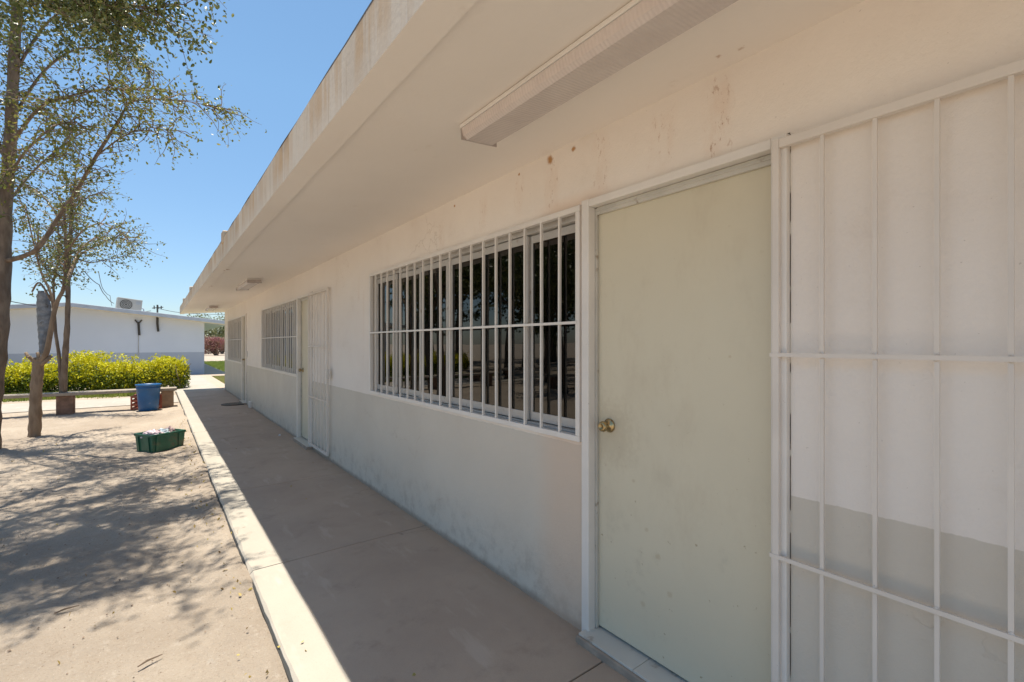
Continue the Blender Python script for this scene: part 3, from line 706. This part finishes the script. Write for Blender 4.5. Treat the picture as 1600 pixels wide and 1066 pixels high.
# tree C: several stems, behind B
dC = 9.9
tree('multi_stem_tree', P(98, 646, dC), 'slim tree with several bare stems behind the pollarded one, beside the bench',
  [(PP([(98, 648, dC), (99, 610, dC), (101, 570, dC), (104, 530, dC), (106, 480, dC), (107, 430, dC), (109, 380, dC), (112, 330, dC), (118, 280, dC)]), .072, .022, .6, 20),
   (PP([(97, 630, dC), (95, 590, dC), (92, 555, dC), (87, 520, dC), (85, 480, dC), (84, 440, dC), (92, 400, dC), (90, 340, dC)]), .045, .014, .66, 18),
   (PP([(107, 450, dC), (92, 430, dC), (72, 420, dC), (58, 390, dC), (52, 350, dC)]), .025, .008, .4, 20),
   (PP([(107, 440, dC), (125, 400, dC), (150, 385, dC), (180, 372, dC), (215, 380, dC)]), .02, .005, .2, 24),
   (PP([(108, 400, dC), (140, 410, dC), (170, 405, dC), (195, 400, dC)]), .015, .005, .2, 12),
   (PP([(109, 380, dC), (85, 330, dC), (60, 300, dC), (40, 290, dC)]), .03, .008, .3, 16),
   (PP([(112, 340, dC), (135, 310, dC), (160, 300, dC)]), .02, .006, .3, 14),
   (PP([(106, 470, dC), (100, 462, dC - .1), (92, 466, dC - .2)]), .015, .008, .9, 0)],
  (m_bark, m_leaf2), leaf=.055, per=24, twig=(.3, .7), droop=.3)

# tree D: crown over the yard whose shadow lies on the sand, only its lower right edge in the picture
bD = Vector((-2.7, 4.6, GZ))
def limb(*pts): return [bD + Vector(p) for p in pts]
tD = tree('tree', bD, 'near tree whose overhanging leafy boughs fill the top left corner and shade the sand',
  [(limb((0, 0, 0), (.05, .1, 1.5), (0, .1, 2.8), (.2, .2, 4), (.5, .5, 5.2), (.8, .7, 6)), .17, .05, .75, 8),
   (limb((.1, .1, 3.2), (.8, .9, 4.2), (1.6, 1.5, 4.8), (2.2, 1.9, 5.1), (2.7, 2.0, 5.3)), .045, .008, .3, 27),
   (limb((.05, .1, 3.0), (.9, .3, 4.3), (1.8, .6, 5.0), (2.4, .9, 5.3), (2.75, .8, 5.4)), .045, .008, .35, 22),
   (limb((.05, .1, 3.4), (1.0, 1.4, 4.8), (1.6, 2.4, 5.4), (1.9, 3.0, 5.7), (2.1, 3.5, 5.7)), .04, .008, .35, 18),
   (limb((.05, .1, 2.9), (1.0, -.2, 4.4), (1.9, -.5, 5.2), (2.6, -.5, 5.4)), .035, .008, .5, 9),
   (limb((.05, .1, 3.3), (.2, 1.2, 4.4), (.6, 2.4, 5.2), (.9, 3.6, 5.5)), .04, .008, .35, 18),
   (limb((.1, .2, 3.5), (.7, 1.0, 5.0), (1.4, 1.2, 5.7), (2.3, 1.3, 5.9)), .035, .008, .4, 22),
   (limb((.1, .1, 3.6), (.8, .3, 4.9), (1.5, .5, 5.5), (2.2, .5, 5.6)), .03, .006, .4, 40),
   (limb((.1, .1, 3.6), (.8, .0, 4.9), (1.5, .0, 5.4), (2.1, .1, 5.5)), .03, .006, .4, 34),
   (limb((.0, .1, 3.0), (-1, .6, 4.4), (-1.8, .9, 5.0), (-2.4, 1, 5.1)), .04, .008, .35, 15),
   (limb((.0, .1, 3.0), (-.7, -.8, 4.4), (-1.2, -1.8, 5.0)), .04, .008, .35, 12)],
  (m_bark, m_leafd), leaf=.054, per=44, twig=(.35, .9), dens=1.6, spread=.05, droop=.25)

# ---- the yard left of the picture, which the window panes mirror
def yard_tree(base, seed, h=4.2):
    random.seed(seed); b0 = Vector(base); L = []
    L.append(([b0, b0 + Vector((.05, 0, 1.2)), b0 + Vector((.1, .1, 2.2)), b0 + Vector((.1, .1, h))], .13, .04, .5, 10))
    for k in range(7):
        a = k * 2.4; r = random.uniform(1.1, 1.8); z0 = random.uniform(1.7, 2.6)
        L.append(([b0 + Vector((0.08, .05, z0)), b0 + Vector((math.cos(a) * r * .5, math.sin(a) * r * .5, z0 + .8)), b0 + Vector((math.cos(a) * r, math.sin(a) * r, z0 + random.uniform(.8, 1.6)))], .05, .01, .3, 15))
    return tree('tree', b0, 'yard tree', L, (m_bark, m_leafd), leaf=.13, per=26, twig=(.4, .9), droop=.3, group='yard trees left of the picture')
yt = yard_tree((-6.2, 10.2, GZ), 3)
yt['label'] = 'broad shade tree in the yard out of view, mirrored in the dark window panes'
for i, (x, y, rz, s) in enumerate([(-8.5, 13.5, 1, 1.05), (-5.6, 17.6, 2, .95), (-10, 18, 3, 1.1), (-12.5, 14.5, 4, 1.1), (-13.5, 21, 5, 1.2), (-8.8, 23.5, .5, 1.15),
                                   (-17, 17, 1.5, 1.3), (-18, 24, 2.5, 1.35), (-13, 28, 3.3, 1.3), (-21, 20, 5.5, 1.4), (-23, 29, 0, 1.8), (-9.5, 8.5, 2.2, 1.0), (-18, 32, 4, 1.8), (-27, 24, 1, 2.0), (-24, 20, 3, 2.0), (-21, 27, 2, 1.9), (-26, 33, 5, 2.1), (-14, 34, 1, 1.8), (-30, 28, 2, 2.3), (-11, 30, 0, 1.6)]):
    c = copy_tree(yt); c.location = (x, y, GZ); c.rotation_euler = (0, 0, rz); s *= 1.4 if i not in (0, 7) else 1.0; c.scale = (s, s, s)  # extra enlarged copies, added to keep bright sky out of the pane reflections
random.seed(11)

# ================================================================ BENCHES
m_plank = concrete_mat('weathered_plank', (.34, .285, .23), (.26, .21, .17), (.22, .16, .12)); m_brick = M('dark_block', (.22, .13, .09), .9, .25, 9, bump=.6, bsc=40)
m_box = M('brown_board', (.30, .20, .13), .8, .2, 6)
by = 13.72
bn = empty('bench', (-2.0, by, GZ)); tag(bn, 'long low plank bench on short block legs before the yellow hedge', 'bench')
pl = MB(); pts = []
pl.box(-4.2, 2.38, -.17, .17, .40, .465); pl.build('seat', m_plank, bn, bevel=.012)
for xx, mt, wd in ((-3.9, m_brick, .13), (-1.7, m_brick, .13), (.45, m_brick, .14), (2.2, m_box, .12)):
    lg = MB().box(xx - wd, xx + wd, -.12, .13, -.02, .40).build('leg', mt, bn, bevel=.02)
    if mt is m_box: lg['label'] = 'brown board leg at the right end'
for i, (x, y, rz, L) in enumerate([(-8, 11.4, .1, 2.6), (-10.5, 15.8, -.1, 3), (-7.4, 15.6, 0, 2.4), (-14, 18.4, .15, 3)]):
    b2 = empty('bench', (x, y, GZ), rz); tag(b2, 'concrete slab bench in the yard mirrored in the window panes', 'bench', 'benches in the yard left of the picture')
    MB().box(-L / 2, L / 2, -.2, .2, .38, .46).build('seat', m_plank, b2)
    for s in (-1, 1): MB().box(s * L * .38 - .15, s * L * .38 + .15, -.15, .15, -.02, .38).build('leg', m_brick, b2)

# ================================================================ BUCKET, CRATES
bp = ground_pt(232, 641, GZ)
bk = empty('blue_bin', (bp.x, bp.y, GZ)); tag(bk, 'large round blue plastic tub standing on the sand in front of the bench', 'tub')
m_blue = M('blue_plastic', (.012, .098, .27), .42, .15, 5, obj=True, dirt=(.13, .17, .27), dth=(.6, .75), dsc=9)
MB().lathe([(r_ * .84, z_) for r_, z_ in ((0, 0), (.205, 0), (.215, .01), (.240, .30), (.262, .50), (.272, .505), (.272, .515), (.262, .52), (.266, .565), (.285, .57), (.285, .59), (.262, .592), (.25, .56), (.225, .28), (.20, .03), (0, .03))], n=48).build('shell', m_blue, bk, smooth=True)
rp = Vector((bp.x - .01, bp.y + .40, GZ))
rc = empty('red_crate', rp, R(-8)); tag(rc, 'faded red slatted crate half hidden behind the blue tub', 'crate')
m_red = M('red_plastic', (.36, .085, .045), .6, .2, 6, dirt=(.3, .2, .15), dth=(.5, .7), dsc=8)
c = MB()
for zc in (.0, .09, .18, .27): 
    for sy in (-.2, .2): c.box(-.27, .27, sy - .012, sy + .012, zc, zc + .05)
    for sx in (-.258, .258): c.box(sx - .012, sx + .012, -.186, .186, zc, zc + .05)
c.box(-.25, .25, -.186, .186, .004, .02); c.build('shell', m_red, rc)
c = MB()
for sx in (-.27, .27, 0, -.135, .135):
    for sy in (-.214, .214): c.box(sx - .016, sx + .016, sy - .01, sy + .01, 0, .325)
c.build('ribs', m_red, rc)

cp = ground_pt(238, 708, GZ)                          # near bottom corner
# orientation: corner towards the camera
ang = math.atan2(cp.y, cp.x)
gc = empty('green_crate', cp, 0); tag(gc, 'scuffed green plastic crate full of rubbish on the sand near the walkway', 'crate')
m_green = M('green_plastic', (.022, .115, .068), .45, .2, 7, obj=True, dirt=(.11, .10, .06), dth=(.5, .7), dsc=6)
def crate_mesh(L, W, Hh, tp=.93, th=.012):
    def ring(l, w, z): return [(-l / 2, -w / 2, z), (l / 2, -w / 2, z), (l / 2, w / 2, z), (-l / 2, w / 2, z)]
    b = MB(); rs = [ring(L * tp, W * tp, 0), ring(L, W, Hh - .035), ring(L + .02, W + .02, Hh - .035), ring(L + .02, W + .02, Hh), ring(L - .02, W - .02, Hh), ring(L * tp - .03, W * tp - .03, .015)]
    vs = [v for r in rs for v in r]; fs = [(3, 2, 1, 0)]
    for i in range(5):
        for k in range(4): fs.append((4 * i + k, 4 * i + (k + 1) % 4, 4 * i + 4 + (k + 1) % 4, 4 * i + 4 + k))
    fs.append((20, 21, 22, 23)); b.add(vs, fs); return b
CL, CW, CH = .45, .36, .25
yaw = R(-8)
# local frame: crate centre offset so that its near corner sits at cp
Lx = Matrix.Rotation(yaw, 4, 'Z')
body = crate_mesh(CL, CW, CH)
gc.rotation_euler = (0, 0, 0)
gc_in = MB()
gc_rot = R(31)
gc.rotation_euler = (0, 0, gc_rot)
offs = Matrix.Rotation(gc_rot, 3, 'Z') @ Vector((-CL * .46, -CW * .46, 0))
gc.location = cp - offs
body.build('shell', m_green, gc, bevel=.008)
rb2 = MB()
for fx in (-.15, .15):
    for s in (-1, 1): rb2.add(*(lambda x, s: ([(x - .018, s * CW * .465 + 0, .0), (x + .018, s * CW * .465, .0), (x + .018, s * (CW * .5 + .008), CH - .035), (x - .018, s * (CW * .5 + .008), CH - .035),
        (x - .018, s * (CW * .465 + .012), .0), (x + .018, s * (CW * .465 + .012), .0), (x + .018, s * (CW * .5 + .018), CH - .035), (x - .018, s * (CW * .5 + .018), CH - .035)],
        [(4, 5, 6, 7), (0, 1, 5, 4), (1, 2, 6, 5), (3, 0, 4, 7), (2, 3, 7, 6)]))(fx, s))
for fy in (-.11, .11):
    for s in (-1, 1): rb2.add([(s * CL * .465, fy - .018, 0), (s * CL * .465, fy + .018, 0), (s * (CL * .5 + .008), fy + .018, CH - .035), (s * (CL * .5 + .008), fy - .018, CH - .035),
        (s * (CL * .465 + .014), fy - .018, 0), (s * (CL * .465 + .014), fy + .018, 0), (s * (CL * .5 + .018), fy + .018, CH - .035), (s * (CL * .5 + .018), fy - .018, CH - .035)],
        [(4, 5, 6, 7), (0, 1, 5, 4), (1, 2, 6, 5), (3, 0, 4, 7), (2, 3, 7, 6)])
rb2.build('ribs', m_green, gc)
# rubbish in the crate: crumpled bags, each a thing
def crumple(name, c, r, col, label, seed, st=(1, 1, .8)):
    bm = bmesh.new(); bmesh.ops.create_icosphere(bm, subdivisions=4, radius=1)
    for v in bm.verts:
        n_ = noise.noise(v.co * 2.2 + Vector((seed, 0, 0))) * .45 + abs(noise.noise(v.co * 5 + Vector((0, seed, 0)))) * .35
        v.co = Vector((v.co.x * st[0], v.co.y * st[1], v.co.z * st[2])) * r * (.85 + n_)
    me = bpy.data.meshes.new(name); bm.to_mesh(me); bm.free(); me.materials.append(M(name + '_film', col, .35, .1, 20, obj=True))
    o = bpy.data.objects.new(name, me); S.collection.objects.link(o); o.location = c
    tag(o, label, 'rubbish', 'rubbish in the green crate'); return o
W_ = gc.location; Rm = Matrix.Rotation(gc_rot, 3, 'Z')
def inc(x, y, z): return W_ + Rm @ Vector((x, y, z))
crumple('plastic_bag', inc(-.12, -.02, .22), .09, (.62, .48, .52), 'pale pink crumpled wrapper at the left of the green crate', 3, (1.3, .8, .8))
crumple('plastic_bag', inc(.05, .03, .215), .085, (.55, .62, .66), 'clear bluish crumpled bag in the middle of the green crate', 9, (1.2, 1, .75))
crumple('plastic_bag', inc(.14, .03, .225), .07, (.42, .30, .30), 'mauve and white torn wrapper at the right of the green crate', 15, (1, 1.1, 1))
crumple('paper_wrapper', inc(-.0, -.11, .215), .035, (.55, .30, .06), 'small orange wrapper on the near rim side of the green crate', 21, (1.2, .8, .6))
crumple('plastic_bag', inc(-.03, .06, .17), .11, (.08, .14, .15), 'dark green bag under the other rubbish in the crate', 27, (1.4, 1, .6))

# silver strip hanging on the pollarded tree
sp = P(67, 505, dB + .12)
stp = MB(); n = 28; L = 1.06; vs = []
for i in range(n + 1):
    t = i / n; wd = .155 * (math.sin(math.pi * min(1, .22 + t * .78)) ** .75) * (1 if t > .04 else .8) + .02
    z = L / 2 - t * L; rip = .006 * math.sin(i * 2.1)
    for k in range(9):
        a = (k / 8 - .5) * 2; vs.append((a * wd * .62, -(1 - a * a) * .07 + rip + .03 * math.sin(t * 3), z))
fs = [(i * 9 + k, i * 9 + k + 1, i * 9 + 10 + k, i * 9 + 9 + k) for i in range(n) for k in range(8)]
stp.add(vs, fs)
so_ = stp.build('metal_strip', M('dull_zinc', (.22, .23, .25), .5, .3, 12, metallic=.4, obj=True, dirt=(.10, .085, .07), dth=(.55, .68), dsc=9), smooth=True)
so_.location = sp; so_.rotation_euler = (0, 0, -A - .3 + R(25)); m_ = so_.modifiers.new('thick', 'SOLIDIFY'); m_.thickness = .004
tag(so_, 'long tapered grey ribbed metal strip hung upright against the pollarded tree', 'metal strip')

# ================================================================ HEDGE, STAKES, GRASS
m_yel = leaf_mat('yellow_new_leaves', [(.54, .52, .012), (.70, .64, .02)], .35, .5, 6); m_hgreen = leaf_mat('hedge_green_leaves', [(.07, .12, .015), (.20, .24, .02)], .3, .5, 6)
hg = empty('hedge', (-3.4, 20.2, GZ)); tag(hg, 'clipped bushy hedge with bright yellow new leaves before the far building', 'hedge')
def hedge():
    Cg = []; Cy = []; a = np.array((-10.0, 22.3)); b = np.array((.80, 18.75)); L = np.linalg.norm(b - a); dr = (b - a) / L; pn = np.array((-dr[1], dr[0]))
    for i in range(90000):
        s = random.uniform(0, L); q = random.uniform(-1, 1); h = random.random()
        top = .86 + .14 * noise.noise(Vector((s * .8, 3, 0))) + .14 * noise.noise(Vector((s * 2.6, 5, q))) + (.16 if s > L - .8 else 0) + .16 * math.exp(-((s - L + 2.7) / .35) ** 2)
        wd = .62 + .12 * noise.noise(Vector((s * 1.5, 9, h * 2)))
        endf = min(1, (L - s) / .5 + .15)
        ang_ = random.uniform(0, math.pi); rr = 1 - abs(random.gauss(0, .2)); ang_ = ang_ if random.random() < .75 else math.pi + random.uniform(0, .5)
        # point on a rounded cross-section
        cx = math.cos(ang_); cz = math.sin(ang_); k = .62
        x_ = math.copysign(abs(cx) ** k, cx) * wd * rr * endf ** .5; z_ = (abs(cz) ** k) * top * rr * (.7 + .3 * endf)
        lump = noise.noise(Vector((s * 3.5, x_ * 3.5, z_ * 3.5)))
        if lump < -.22 and random.random() < .6: continue
        p = a + dr * s + pn * x_; z = GZ + .02 + z_
        pr = (z_ / top) ** 1.3 + lump * .5
        (Cy if random.random() < pr * 1.15 + .02 else Cg).append((p[0] + 3.4, p[1] - 20.2, z - GZ))
    for k in range(170):                               # upright new shoots
        s = random.uniform(0, L); p = a + dr * s + pn * random.uniform(-.5, .5); z0 = .84 + .12 * noise.noise(Vector((s * .8, 3, 0)))
        if random.random() < .25: s = L - 2.7 + random.gauss(0, .25); p = a + dr * s + pn * random.uniform(-.4, .4); z0 = .98
        lean = (random.gauss(0, .1), random.gauss(0, .1)); hh = random.uniform(.1, .32)
        for q in range(int(hh * 90)):
            t = random.random(); Cy.append((p[0] + 3.4 + lean[0] * t + random.gauss(0, .03), p[1] - 20.2 + lean[1] * t + random.gauss(0, .03), z0 + hh * t))
    leaves_mesh('leaves', m_hgreen, hg, Cg, .075, .5, -.2); leaves_mesh('new_leaves', m_yel, hg, Cy, .07, .5, -.5)
    st = MB()
    for k in range(120):
        s = random.uniform(0, L); p = a + dr * s + pn * random.uniform(-.35, .35); p = (p[0] + 3.4, p[1] - 20.2)
        st.tube([(p[0], p[1], 0), (p[0] + random.gauss(0, .1), p[1] + random.gauss(0, .1), .5), (p[0] + random.gauss(0, .2), p[1] + random.gauss(0, .2), .85)], [.02, .013, .006], 4)
    st.build('stems', m_bark, hg)
hedge()
for px, pb, pt, lb in ((146, 606, 567, 'thin white post in front of the middle of the hedge'), (274, 601, 565, 'thin white post at the right end of the hedge')):
    g = ground_pt(px, pb, GZ); d = g.x * SA + g.y * CA; hh = (pb - pt) / F * d
    o = MB().box(-.035, .035, -.035, .035, 0, hh).build('white_post', m_white, bevel=.008); o.location = g; tag(o, lb, 'post', 'white posts before the hedge')
def grass(name, spots, n, h, mat, label):
    b = MB()
    for i in range(n):
        f, kk = random.choice(spots)
        x, y = f(); a = random.uniform(0, 6.28); hh = h * kk * random.uniform(.4, 1.2); wv = .012; lx, ly = random.gauss(0, .3) * hh, random.gauss(0, .3) * hh
        z0 = GZ
        b.add([(x - math.cos(a) * wv, y - math.sin(a) * wv, z0), (x + math.cos(a) * wv, y + math.sin(a) * wv, z0), (x + lx, y + ly, z0 + hh)], [(0, 1, 2)])
    o = b.build(name, mat); tag(o, label, 'grass', kind='stuff'); return o
m_grass = leaf_mat('grass_blades', [(.14, .20, .03), (.30, .34, .07)], .3, .6, 3); m_grassd = leaf_mat('dry_grass_blades', [(.30, .32, .10), (.45, .40, .17)], .3, .6, 2)
U = random.uniform
grass('grass', [(lambda: (U(-9, -1.2), U(17.4, 19.6)), .9)], 16000, .13, m_grass, 'short green grass strip below the hedge')
tf = ground_pt(178, 608, GZ); tf2 = ground_pt(176, 619, GZ); tf3 = ground_pt(206, 618, GZ)
def around(p, r): return lambda: (p.x + random.gauss(0, r), p.y + random.gauss(0, r))
grass('weeds', [(around(tf, .28), 1.5), (around(tf2, .2), .8), (around(tf3, .14), .9)], 2600, .2, m_grass, 'green weeds sprouting behind the bench')
grass('lawn', [(lambda: (U(2.0, 5.5), U(17.6, 24.9)), 1)], 42000, .06, m_grassd, 'dry yellowish lawn right of the sunlit path')
grass('lawn', [(lambda: (U(2.84, 8), U(27, 46)), 1)], 30000, .10, m_grass, 'green lawn beyond the far building corner')
tag(MB().box(1.96, 9, 17.3, 24.99, -.2, -.052).build('lawn_soil', M('lawn_soil', (.34, .31, .17), .95, .2, 3)), kind='structure')
tag(MB().box(2.81, 12, 26.76, 46, -.2, -.052).build('lawn_soil', M('green_lawn_soil', (.20, .22, .08), .95, .2, 3)), kind='structure')

# bougainvillea, dusty trees and a low fence in the distance
m_pink = leaf_mat('pink_bracts', [(.34, .12, .14), (.30, .20, .13), (.14, .13, .06)], .3, .6, 1.2); m_dist = leaf_mat('far_leaves', [(.12, .14, .06), (.20, .21, .09)], .3, .6, 1)
def blob_bush(name, c, r, n, size, mat, label, cat, trunk=True, lumps=9):
    t = empty(name, c); tag(t, label, cat); C = []; cs = []
    for k in range(lumps): cs.append((random.uniform(-.7, .7) * r[0], random.uniform(-.7, .7) * r[1], r[2] * random.uniform(.35, .75), random.uniform(.35, .55)))
    for i in range(n):
        c0 = random.choice(cs); v = Vector((random.gauss(0, 1), random.gauss(0, 1), random.gauss(0, 1))).normalized() * random.uniform(.6, 1.05) * c0[3]
        C.append((c0[0] + v.x * r[0], c0[1] + v.y * r[1], max(.1, c0[2] + v.z * r[2] * .6)))
    leaves_mesh('crown', mat, t, C, size)
    b = MB()
    for k, c0 in enumerate(cs): b.tube([(0, 0, -.05), (c0[0] * .3, c0[1] * .3, c0[2] * .5), c0[:3]], [.12, .08, .03], 6)
    b.build('trunk', m_bark, t); return t
p = ground_pt(338, 562, GZ)
blob_bush('bougainvillea', (6.0, 70, GZ), (3.0, 1.6, 2.9), 9000, .16, m_pink, 'dark pink flowering bougainvillea bush beyond the path between the buildings', 'bush')
blob_bush('distant_tree', (7.6, 80, GZ), (5.0, 3.5, 6.6), 9000, .26, m_dist, 'dusty green tree rising behind the pink bush', 'tree', lumps=14)
f_ = empty('wire_fence', (6, 67.5, GZ)); tag(f_, 'low dark wire fence below the pink bush', 'fence')
for k in range(9): MB().box(-8 + k * 2 - .05, -8 + k * 2 + .05, -.05, .05, 0, 1.0).build('post', m_brick, f_)
for zz_ in (.3, .6, .9): MB().box(-8, 8, -.01, .01, zz_, zz_ + .03).build('wire', m_brick, f_)

# ================================================================ LITTER
lf = []; 
for i in range(110):
    x, y = U(-3.5, .42), U(1.6, 9.5); lf.append((x, y, GZ + .022))
for i in range(160): lf.append((random.gauss(.36, .06), U(1.2, 11), GZ + .05))
for i in range(12): lf.append((U(.47, 1.6), U(1, 12), .012))
o = leaves_mesh('fallen_leaves', leaf_mat('fallen_yellow_leaves', [(.50, .38, .10), (.24, .15, .07)], .1, .6, 3), None, lf, .026, .6, 0); tag(o, 'small dry yellow leaves scattered on the sand', 'fallen leaves', kind='stuff')
pb_ = MB()
for i in range(2200):
    x, y = U(-4, .43), U(1.2, 10); r = .002 + .008 * random.random() ** 3; a = U(0, 3)
    z = GZ + .010 + .018 * noise.noise(Vector((x * 1.1, y * 1.1, 0)))
    Mt = Matrix.Translation((x, y, z)) @ Matrix.Rotation(a, 4, 'Z') @ Matrix.Rotation(a * 2, 4, 'X')
    pb_.add([Mt @ Vector(q) for q in ((r, 0, 0), (0, r * .7, 0), (-r * .9, .1 * r, 0), (0, -r * .8, 0), (0, 0, r * .7), (0, 0, -r * .7))], [(0, 1, 4), (1, 2, 4), (2, 3, 4), (3, 0, 4), (1, 0, 5), (2, 1, 5), (3, 2, 5), (0, 3, 5)])
tag(pb_.build('pebbles', M('grit', (.27, .20, .15), .9, .4, 9)), 'small stones and grit on the sand', 'pebbles', kind='stuff')
for px, py, r, col, lb in ((437, 680, .018, (.7, .7, .74), 'crumpled white paper scrap on the walkway by the second door'),):
    g = ground_pt(px, py, .012)
    bm = bmesh.new(); bmesh.ops.create_icosphere(bm, subdivisions=2, radius=r)
    for v in bm.verts: v.co *= 1 + .5 * noise.noise(v.co * 120)
    me = bpy.data.meshes.new('paper_scrap'); bm.to_mesh(me); bm.free(); me.materials.append(M('scrap_paper', col, .7))
    o = bpy.data.objects.new('paper_scrap', me); S.collection.objects.link(o); o.location = g; tag(o, lb, 'litter')
for px, py, a, lb in ((235, 1032, .4, 'dark twig lying on the sand near the kerb'), (105, 952, .25, 'short dark stick on the sunlit sand')):
    g = ground_pt(px, py, GZ + .02)
    if g.x > .43: g.x = .35
    o = MB().tube([(-.05, 0, 0), (-.01, .006, .003), (.05, .0, 0)], [.003, .005, .002], 5).build('stick', m_bark); o.location = g; o.rotation_euler = (0, 0, a); tag(o, lb, 'stick')
